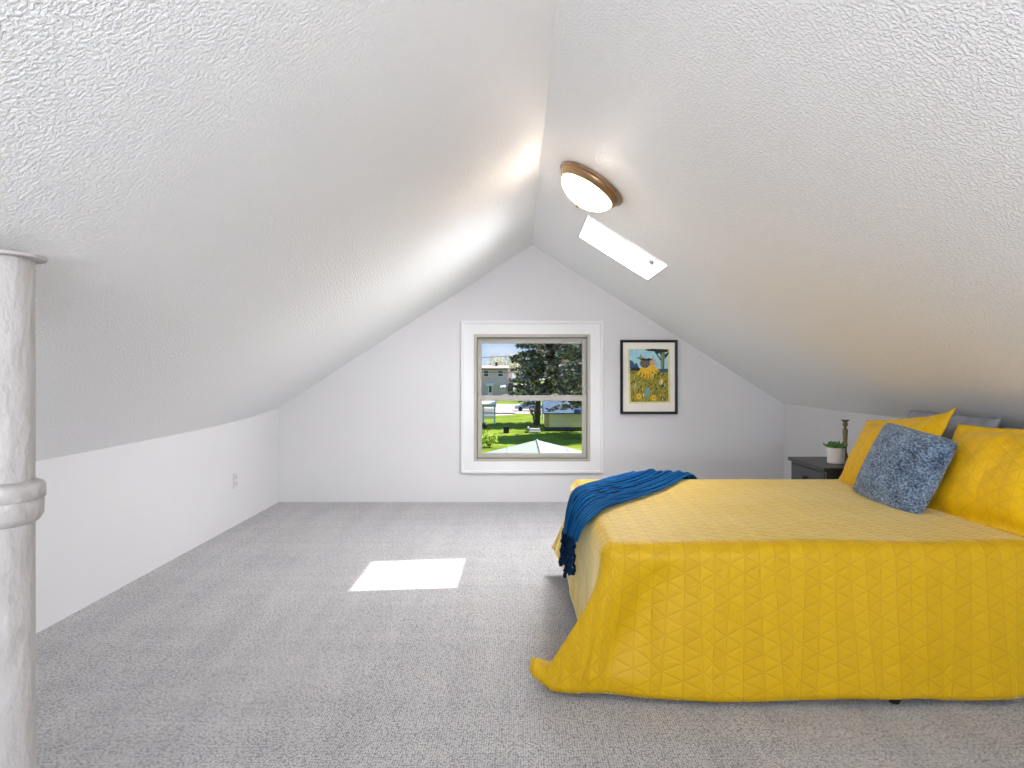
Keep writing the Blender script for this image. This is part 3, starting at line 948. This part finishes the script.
g = MB().grid
gm = MB(); gm.box(-170, 190, D + .4, 420, GZ - .4, GZ)
tag(gm.build('ground', M_grass), kind='structure')
rd = MB(); rd.box(-160, 180, gy(414), gy(404), GZ, GZ + .03)
# a driveway running from the street towards the arbor
rd.prism([(wx(478, gy(417)), gy(417), GZ), (wx(512, gy(415)), gy(415), GZ), (wx(516, gy(413)), gy(413.0), GZ), (wx(478, gy(413)), gy(413.0), GZ)], (0, 0, .03))
tag(rd.build('street', M_road), kind='structure')

# porch roof right below the window
pr = tag(empty('porch_roof', (0, 0, 0)), 'low pale green metal porch roof right below the window', 'roof')
YA_, YB_ = YOUT + .02, 9.4
xr = wx(537, YB_); zr = wz(440, YB_); sl_ = .245
rf = MB()
for sg in (-1, 1):
    rf.prism([(xr, YA_, zr), (xr + sg * 2.6, YA_, zr - 2.6 * sl_), (xr + sg * 2.6, YA_, zr - 2.6 * sl_ - .06), (xr, YA_, zr - .06)], (0, YB_ - YA_, 0))
rf.build('roof_sheet', M_porch, pr)
sm = MB()
for sg in (-1, 1):
    for k in range(1, 7):
        x = xr + sg * k * .42; z = zr - k * .42 * sl_
        sm.box(x - .007, x + .007, YA_, YB_, z - .01, z + .010)
sm.tube([(xr, YA_, zr + .005), (xr, YB_, zr + .005)], .012, 8)
sm.build('seam', M_porch, pr)
for sx in (-2.4, 2.4):
    MB().box(xr + sx - .06, xr + sx + .06, YB_ - .2, YB_ - .08, GZ, zr - 2.4 * sl_ - .05).build('porch_post', M_white, pr)

# two-storey house across the street
HY = gy(396.5)
def hb(mb, px0, px1, py0, py1, y0, y1):
    return mb.box(wx(px0, HY), wx(px1, HY), y0, y1, wz(py1, HY), wz(py0, HY))
hs = thing('house', 'grey two-storey house with white awnings across the street', 'house')
hb(MB(), 442, 508, 369, 396.7, HY, HY + 9).build('wall', M_sidingg, hs)
wg = MB(); wg.box(wx(508, HY) - .05, wx(512.5, HY), HY + 1.5, HY + 9, wz(383, HY), wz(367.8, HY)); wg.build('side_wing', M_sidingp, hs)
wg = MB(); wg.box(wx(508, HY) - .05, wx(513, HY), HY + 1.0, HY + 9, GZ, wz(383, HY) - .02); wg.build('lower_wing', M_shedd, hs)
xa, xb = wx(440, HY), wx(508.6, HY)
rf = MB()
rf.prism([(xa, HY - .6, wz(368.6, HY)), (xa, HY + 4.5, wz(365, HY)), (xa, HY + 9.6, wz(368.6, HY))], (xb - xa, 0, 0)); rf.build('roof', M_roofp, hs)
hb(MB(), 440, 508.6, 368.3, 369.4, HY - .7, HY - .1).build('eave', M_roofd, hs)
MB().box(wx(494.8, HY), wx(497, HY), HY + 3.5, HY + 4.2, wz(367, HY), wz(362, HY)).build('chimney', M_roofd, hs)
for (px0, px1, py0, py1) in ((484, 488.4, 371, 376.2), (498.2, 502.8, 371, 376.2), (470, 474.5, 371, 376.2)):
    f = hb(MB(), px0 - .5, px1 + .5, py0 - .4, py1 + .4, HY - .12, HY + .02).build('window', M_white, hs)
    pn = MB(); pm = (py0 + py1) / 2
    hb(pn, px0, px1, py0, pm - .25, HY - .16, HY - .10); hb(pn, px0, px1, pm + .25, py1, HY - .16, HY - .10)
    pn.build('pane', M_dglass, f)
f = hb(MB(), 501, 505.2, 386.5, 391.2, HY - .12, HY + .02).build('window', M_white, hs)
hb(MB(), 501.5, 504.7, 387.6, 390.6, HY - .16, HY - .10).build('pane', M_sidingg, f)
dd = hb(MB(), 488, 492.6, 385, 396.4, HY - .12, HY + .02).build('door', M_white, hs)
hb(MB(), 489, 491.6, 386, 392.4, HY - .16, HY - .10).build('pane', M_dglass, dd)
for (px0, px1, py0, py1) in ((485.8, 494.2, 383.0, 385.0), (500.4, 505.6, 384.4, 387.0)):
    a = MB(); z0, z1 = wz(py1, HY), wz(py0, HY)
    a.prism([(wx(px0, HY), HY, z1), (wx(px0, HY), HY - 1.0, z0), (wx(px0, HY), HY - 1.0, z0 - .12), (wx(px0, HY), HY, z1 - .12)], (wx(px1, HY) - wx(px0, HY), 0, 0))
    a.build('awning', M_white, hs)

ny = gy(397.5)
gar = thing('garage', 'pale blue-white garage low between the grey house and the spruce', 'garage')
MB().box(wx(514.2, ny), wx(531, ny), ny, ny + 7, GZ, wz(388.6, ny)).build('wall', plain('pale_blue_siding', rgb(206, 216, 226), .8), gar)
q_ = MB(); q_.prism([(wx(513.4, ny), ny - .4, wz(388.8, ny)), (wx(513.4, ny), ny + 3.5, wz(384.2, ny)), (wx(513.4, ny), ny + 7.4, wz(388.8, ny))], (wx(532, ny) - wx(513.4, ny), 0, 0)); q_.build('roof', M_roofp, gar)
MB().box(wx(516, ny), wx(522, ny), ny - .1, ny + .02, GZ, wz(390.4, ny)).build('door', M_white, gar)

# trees -----------------------------------------------------------------
def limb(mb, p, d, ln, r, depth, tips):
    pts, rad = [p.copy()], [r]
    q = p.copy(); dd_ = d.copy()
    for k in range(4):
        dd_ = (dd_ + Vector((random.uniform(-.16, .16), random.uniform(-.16, .16), random.uniform(-.05, .14)))).normalized()
        q = q + dd_ * ln / 4
        pts.append(q.copy()); rad.append(r * (1 - .13 * (k + 1)))
    mb.tube(pts, rad, 5, cap=False)
    if depth == 0:
        tips.extend(pts[2:]); return
    for k in range(3 if depth > 1 else 4):
        base = pts[random.choice((2, 3, 4))]
        a = random.uniform(0, 2 * pi)
        nd = (dd_ * .8 + Vector((math.cos(a), math.sin(a), random.uniform(-.1, .5))) * .75).normalized()
        limb(mb, base, nd, ln * random.uniform(.55, .75), r * .55, depth - 1, tips)

def leafcloud(tips, per, spread_, size):
    lf = MB()
    for t in tips:
        for k in range(per):
            c_ = t + Vector((random.gauss(0, spread_), random.gauss(0, spread_), random.gauss(0, spread_)))
            a = Vector((random.gauss(0, 1), random.gauss(0, 1), random.gauss(0, 1))).normalized()
            b_ = a.orthogonal().normalized(); s_ = size * random.uniform(.6, 1.4)
            lf.face([lf.vert(c_ + a * s_), lf.vert(c_ + b_ * s_ * .5), lf.vert(c_ - a * s_), lf.vert(c_ - b_ * s_ * .5)])
    return lf

tr0 = None
tree_spots = [(497, 186, 1.0, 0, 'pale budding tree rising straight behind the chimney of the grey house'), (509, 214, 1.35, 1.3, 'tall pale budding tree to the right of the grey house, left of the spruce'),
              (522, 190, 1.05, 2.2, 'pale budding tree low behind the left edge of the spruce'), (548, 205, 1.3, 3.1, 'pale budding tree hidden behind the middle of the spruce'), (578, 196, 1.2, 4.4, 'pale budding tree behind the right side of the spruce'), (486.5, 200, .80, 5.2, 'small grey budding tree left of the chimney, above the house roof')]
for (px, y, sc, rz, lab) in tree_spots:
    if tr0 is None:
        tr0 = thing('budding_tree', lab, 'tree', (0, 0, 0), group='budding trees beyond the street')
        mb = MB(); tips = []
        mb.tube([(0, 0, 0), (.1, 0, 1.6), (0, .1, 3.2)], [.34, .27, .22], 8)
        for k in range(6):
            a = k * pi / 3 + .3
            limb(mb, Vector((0, .05, 2.4 + .18 * k)), Vector((math.cos(a) * .6, math.sin(a) * .6, .8)).normalized(), 3.6, .13, 2, tips)
        mb.build('branches', M_pale, tr0)
        leafcloud(tips, 4, .4, .19).build('crown', M_bud, tr0)
        o = tr0
    else:
        o = tr0.copy(); COL.objects.link(o); o['label'] = lab
        for ch in list(tr0.children):
            c_ = ch.copy(); COL.objects.link(c_); c_.parent = o
    o.location = (wx(px, y), y, GZ); o.rotation_euler = (0, 0, rz); o.scale = (sc, sc, sc)

# big spruce
TY = 71.5; tx = wx(537, TY)
sp_ = thing('spruce_tree', 'large dark spruce tree filling the upper right of the window', 'tree', (tx, TY, GZ), group='spruce trees')
LEAN = 1.7
MB().tube([(0, 0, 0), (.15, 0, 3), (LEAN, 0, 6), (LEAN, 0, 11), (LEAN, 0, 17)], [.34, .30, .28, .2, .05], 10).build('trunk', M_bark, sp_, smooth=True)
br, nd, n2 = MB(), MB(), MB()
zb = wz(397, TY) - GZ
for k in range(250):
    t = k / 250
    z = zb + .3 + t * (17 - zb)
    a = k * 2.399 + random.uniform(-.3, .3)
    Lb = (5.3 * (1 - t) ** .7 + .4) * random.uniform(.70, 1.06)
    out_ = Vector((math.cos(a), math.sin(a), 0))
    tilt = lerp(-.10, .28, t) + random.uniform(-.16, .16)
    pts = [Vector((LEAN, 0, z)) + out_ * Lb * s_ + Vector((0, 0, Lb * (tilt * s_ - .22 * s_ * s_ + .12 * s_ ** 4))) for s_ in (0, .25, .5, .75, 1)]
    br.tube(pts, [.06, .05, .035, .022, .01], 5, cap=False)
    side_ = Vector((-out_.y, out_.x, 0))
    for q in range(int(Lb * 15)):
        f_ = random.uniform(.18, 1.0) ** .8
        i_ = min(int(f_ * 4), 3); p = pts[i_].lerp(pts[i_ + 1], f_ * 4 - i_)
        sg = random.choice((-1, 1))
        dirv = (out_ * .5 + side_ * sg * random.uniform(.3, 1) + Vector((0, 0, random.uniform(-.9, .7)))).normalized()
        ln = random.uniform(.35, .85) * (1.15 - .45 * f_)
        w_ = dirv.cross(Vector((random.gauss(0, 1), random.gauss(0, 1), random.gauss(0, 1)))).normalized() * random.uniform(.08, .15)
        tgt = n2 if random.random() < .33 else nd
        for h_ in (0, 1):
            ww = w_ if h_ == 0 else dirv.cross(w_)
            tgt.face([tgt.vert(p), tgt.vert(p + dirv * ln * .4 + ww), tgt.vert(p + dirv * ln), tgt.vert(p + dirv * ln * .4 - ww)])
br.build('branches', M_bark, sp_)
nd.build('needles', M_needle, sp_)
n2.build('dry_twigs', M_needl2, sp_)
o = sp_.copy(); COL.objects.link(o)
o['label'] = 'spruce tree at the right sash of the window, right of the shed, shading the lawn'
for ch in list(sp_.children):
    c_ = ch.copy(); COL.objects.link(c_); c_.parent = o
o.location = (wx(630, 57), 57, GZ); o.rotation_euler = (0, 0, 2.1); o.scale = (1.2, 1.2, 1.1)

# dark many-stemmed shrub in front of the street
hy = gy(424)
sh = thing('bare_shrub', 'dark bare many-stemmed shrub on the lawn left of the yellow shed', 'shrub', (wx(535.5, hy), hy, GZ))
mb = MB(); tips = []
for k in range(11):
    a = k * 2 * pi / 11
    limb(mb, Vector((.18 * math.cos(a), .18 * math.sin(a), 0)), Vector((.22 * math.cos(a), .22 * math.sin(a), 1)).normalized(), 1.35, .06, 1, tips)
mb.build('stems', M_bark, sh)
leafcloud(tips, 2, .12, .07).build('foliage', plain('dark_twigs', rgb(70, 62, 54), .9), sh)

# yellow shed
SYD = gy(431)
shd = thing('garden_shed', 'yellow garden shed with a blue-grey roof under the spruce', 'shed')
x0_, x1_ = wx(545, SYD), wx(583, SYD)
MB().box(x0_, x1_, SYD, SYD + 3.6, GZ, wz(427.2, SYD)).build('footing', M_shedd, shd)
MB().box(x0_ + .02, x1_ - .02, SYD + .02, SYD + 3.58, wz(427.2, SYD), wz(413, SYD)).build('wall', M_yellow, shd)
r_ = MB()
zt, ze = wz(405.0, SYD), wz(414, SYD)
r_.prism([(x0_ - .15, SYD - .3, ze), (x0_ - .15, SYD - .3, ze + .12), (x0_ - .15, SYD + 1.8, zt + .4), (x0_ - .15, SYD + 3.9, ze + .12), (x0_ - .15, SYD + 3.9, ze)], (x1_ - x0_ + .3, 0, 0))
r_.build('roof', M_blue, shd)
for px in (553.5, 566.5):
    xx = wx(px, SYD); MB().box(xx - .13, xx + .13, SYD + .25, SYD + .5, ze + .3, ze + .72).build('roof_vent', M_porch, shd)
MB().box(x0_ - .03, x0_ + .42, SYD - .03, SYD, wz(427.2, SYD), ze).build('corner_board', plain('mustard_trim', rgb(196, 172, 96), .8), shd)
cy_ = gy(421)
tag(MB().lathe([(.10, 0), (.09, 2.9), (.05, 2.95)], 12, Matrix.Translation((wx(543, cy_), cy_, GZ))).build('lawn_pole', M_white, smooth=True, sharp=40), 'white pole standing at the left corner of the yellow shed', 'pole')

# white arbor by the left sash
AYD = gy(424)
arb = thing('garden_arbor', 'white garden arbor with slatted side at the left of the lawn', 'arbor')
for px in (473, 483.2, 494.6):
    x = wx(px, AYD)
    MB().box(x - .09, x + .09, AYD - .09, AYD + .09, GZ, wz(406, AYD)).build('post', M_white, arb)
bm_ = MB()
bm_.box(wx(471, AYD), wx(496, AYD), AYD - .06, AYD + .06, wz(407, AYD), wz(404.4, AYD)); bm_.build('top_beam', M_white, arb)
sl_m = MB()
for k in range(9):
    z = wz(409 + k * 1.15, AYD); sl_m.box(wx(473, AYD), wx(493.6, AYD), AYD + .03, AYD + .06, z - .05, z + .04)
sl_m.build('slat_panel', M_white, arb)
rfm = MB(); rfm.prism([(wx(470, AYD), AYD - .6, wz(404.6, AYD)), (wx(470, AYD), AYD + 1.2, wz(401.5, AYD)), (wx(470, AYD), AYD + 1.2, wz(401.5, AYD) + .1), (wx(470, AYD), AYD - .6, wz(404.6, AYD) + .1)], (wx(496.4, AYD) - wx(470, AYD), 0, 0))
rfm.build('roof_panel', M_white, arb)

# bin, grill, bushes, stones
by = gy(433)
bn = thing('trash_bin', 'small dark square bin standing on the sunny lawn', 'bin', (wx(506.3, by), by, GZ))
MB().prism([(-.27, -.27, 0), (.27, -.27, 0), (.27, .27, 0), (-.27, .27, 0)], (0, 0, .55)).build('tub', M_black, bn, bevel=.03)
MB().box(-.31, .31, -.31, .31, .55, .63).build('lid', M_black, bn, bevel=.02)
gy_ = gy(432.5)
gr = thing('kettle_grill', 'black covered grill at the left edge of the window', 'grill', (wx(485, gy_), gy_, GZ))
MB().lathe([(.05, .38), (.24, .46), (.33, .62), (.34, .70)], 20).build('bowl', M_black, gr, smooth=True)
MB().lathe([(.35, .70), (.32, .84), (.20, .94), (.03, .98), (.02, 1.03)], 20).build('lid', M_black, gr, smooth=True)
for k in range(3):
    a = k * 2 * pi / 3 + .4
    MB().tube([(.10 * math.cos(a), .10 * math.sin(a), .5), (.3 * math.cos(a), .3 * math.sin(a), 0)], .025, 8).build('leg', M_black, gr)
def bush(name, px, py, size, mat, label, n=380):
    y = gy(py)
    b_ = thing(name, label, 'bush', (wx(px, y), y, GZ))
    mb = MB(); tips = []
    for k in range(7):
        a = k * 2 * pi / 7
        limb(mb, Vector((0, 0, 0)), Vector((.55 * math.cos(a), .55 * math.sin(a), .8)).normalized(), .55 * size, .02, 1, tips)
    mb.build('stems', M_bark, b_)
    leafcloud(tips, max(2, int(n / len(tips))), .13 * size, .11 * size).build('leaves', mat, b_)
bush('garden_bush', 489.5, 447.2, 1.1, M_bush, 'yellow-green bush in the lower left corner of the window', 420)
bush('garden_bush', 520, 401.5, 2.2, M_hedge, 'dark green bush at the far side of the street', 300)
sy_ = gy(433)
st = thing('concrete_steps', 'low pale concrete steps between the dark shrub and the shed', 'steps', (wx(535, sy_), sy_, GZ))
MB().box(-.55, .55, 0, 1.6, 0, .16).build('step', M_stone, st, bevel=.02)
MB().box(-.5, .5, .55, 1.6, .16, .34).build('step', M_stone, st, bevel=.02)
MB().box(-.7, -.55, 0, 1.9, 0, .5).build('side_curb', M_stone, st, bevel=.02)

# parked car
cyy = gy(411)
car = thing('parked_car', 'silver-blue car parked on the street behind the shrub', 'car', (wx(529, cyy), cyy, GZ + .03))
pf = [(-2.15, .35), (-2.15, .72), (-1.25, .92), (-.55, 1.42), (.85, 1.45), (1.55, .98), (2.12, .90), (2.15, .38)]
MB().prism([(x, -.85, z) for x, z in pf], (0, 1.7, 0)).build('body', M_car, car, bevel=.08)
MB().prism([(-1.05, -.87, .95), (-.5, -.87, 1.34), (.8, -.87, 1.36), (1.3, -.87, .98)], (0, 1.74, 0)).build('side_glass', M_dglass, car)
for x in (-1.3, 1.3):
    for y in (-.88, .68):
        MB().lathe([(.31, 0), (.33, .03), (.33, .17), (.31, .2)], 20, Matrix.Translation((x, y, .33)) @ Matrix.Rotation(-pi / 2, 4, 'X')).build('wheel', M_tyre, car, smooth=True, sharp=40)

# utility wires
for k, (ya, yb, lab) in enumerate(((357.6, 355.6, 'upper thin dark utility wire crossing the sky'), (372.2, 372.6, 'lower thin dark utility wire crossing in front of the house windows'))):
    y = 110.0
    pts = []
    for s in range(21):
        t = s / 20; px = lerp(300, 760, t)
        yy = lerp(ya, yb, (px - 484) / 32) + 1.2 * (1 - (2 * t - 1) ** 2) - 1.2 * (1 - (2 * .42 - 1) ** 2)
        pts.append((wx(px, y), y, wz(yy, y)))
    tag(MB().tube(pts, .045, 6).build('utility_wire', M_roofd), lab, 'wire')

# ------------------------------------------------------------------ light, sky, camera
sd = bpy.data.lights.new('sun_light', 'SUN'); sd.energy = E_SUN; sd.angle = math.radians(.53); sd.color = (1.0, .96, .90)
so = bpy.data.objects.new('sun_light', sd); COL.objects.link(so)
so.rotation_euler = SUN.to_track_quat('-Z', 'Y').to_euler(); so.location = (8, 12, 20)

# added fill light at the opening in the wall behind the camera
ra = bpy.data.lights.new('rear_fill_light', 'AREA'); ra.shape = 'RECTANGLE'; ra.size = RX1 - RX0; ra.size_y = RZ1 - RZ0
ra.energy = E_REAR; ra.color = (.93, .96, 1.0)
ro = bpy.data.objects.new('rear_fill_light', ra); COL.objects.link(ro)
ro.location = ((RX0 + RX1) / 2, YF - .10, (RZ0 + RZ1) / 2); ro.rotation_euler = (pi / 2 + math.radians(72), 0, 0)   # fill tilted up to brighten the slopes

# daylight of the open sky entering by the skylight
la = bpy.data.lights.new('skylight_daylight', 'AREA'); la.shape = 'RECTANGLE'; la.size = 2 * AT - .02; la.size_y = 2 * AY - .02
la.energy = E_SKYL; la.color = (.97, .98, 1.0); la.spread = math.radians(145)
lo_ = bpy.data.objects.new('skylight_daylight', la); COL.objects.link(lo_)
lo_.matrix_world = Matrix.Translation(rs(tc_, yc_, .15)) @ Matrix((RD, -Vector((0, 1, 0)), RN)).transposed().to_4x4()

wd = bpy.data.worlds.new('daylight_sky'); SC.world = wd; wd.use_nodes = True
nt = wd.node_tree; bg = nt.nodes['Background']
tc = N(nt, 'ShaderNodeTexCoord')
sx = N(nt, 'ShaderNodeSeparateXYZ'); L(nt, tc.outputs['Generated'], sx.inputs[0])
base = ramp(nt, sx.outputs[2], [(0.0, rgb(216, 230, 246)), (.035, rgb(150, 192, 242)), (.6, rgb(120, 170, 230))])
mp = N(nt, 'ShaderNodeMapping'); mp.inputs['Scale'].default_value = (1, 1, 2.4); L(nt, tc.outputs['Generated'], mp.inputs[0])
cn = N(nt, 'ShaderNodeTexNoise', i_Scale=5.0, i_Detail=6.0); L(nt, mp.outputs[0], cn.inputs['Vector'])
cl = ramp(nt, cn.outputs[0], [(.56, (0, 0, 0)), (.76, (.7, .7, .7))])
mx = N(nt, 'ShaderNodeMix', data_type='RGBA'); L(nt, cl, mx.inputs[0]); L(nt, base, mx.inputs[6]); mx.inputs[7].default_value = (.95, .96, 1, 1)
L(nt, mx.outputs[2], bg.inputs[0]); bg.inputs[1].default_value = E_SKY

cam = bpy.data.cameras.new('camera'); co = bpy.data.objects.new('camera', cam); COL.objects.link(co)
cam.sensor_width = 36; cam.lens = F / 1024 * 36; cam.sensor_fit = 'HORIZONTAL'
cam.shift_x = -(CX - 512) / 1024; cam.shift_y = (CY - 384) / 1024
cam.clip_end = 1000; cam.clip_start = .02
co.location = (0, 0, CZ); co.rotation_euler = (pi / 2, 0, 0)
SC.camera = co
SC.view_settings.view_transform = 'Standard'
SC.view_settings.look = 'None'
SC.view_settings.exposure = 0.12
SC.view_settings.gamma = 1.0
SC.view_settings.use_curve_mapping = False
SC.cycles.diffuse_bounces = 6
SC.cycles.max_bounces = 14
SC.cycles.transparent_max_bounces = 16
SC.cycles.use_denoising = True
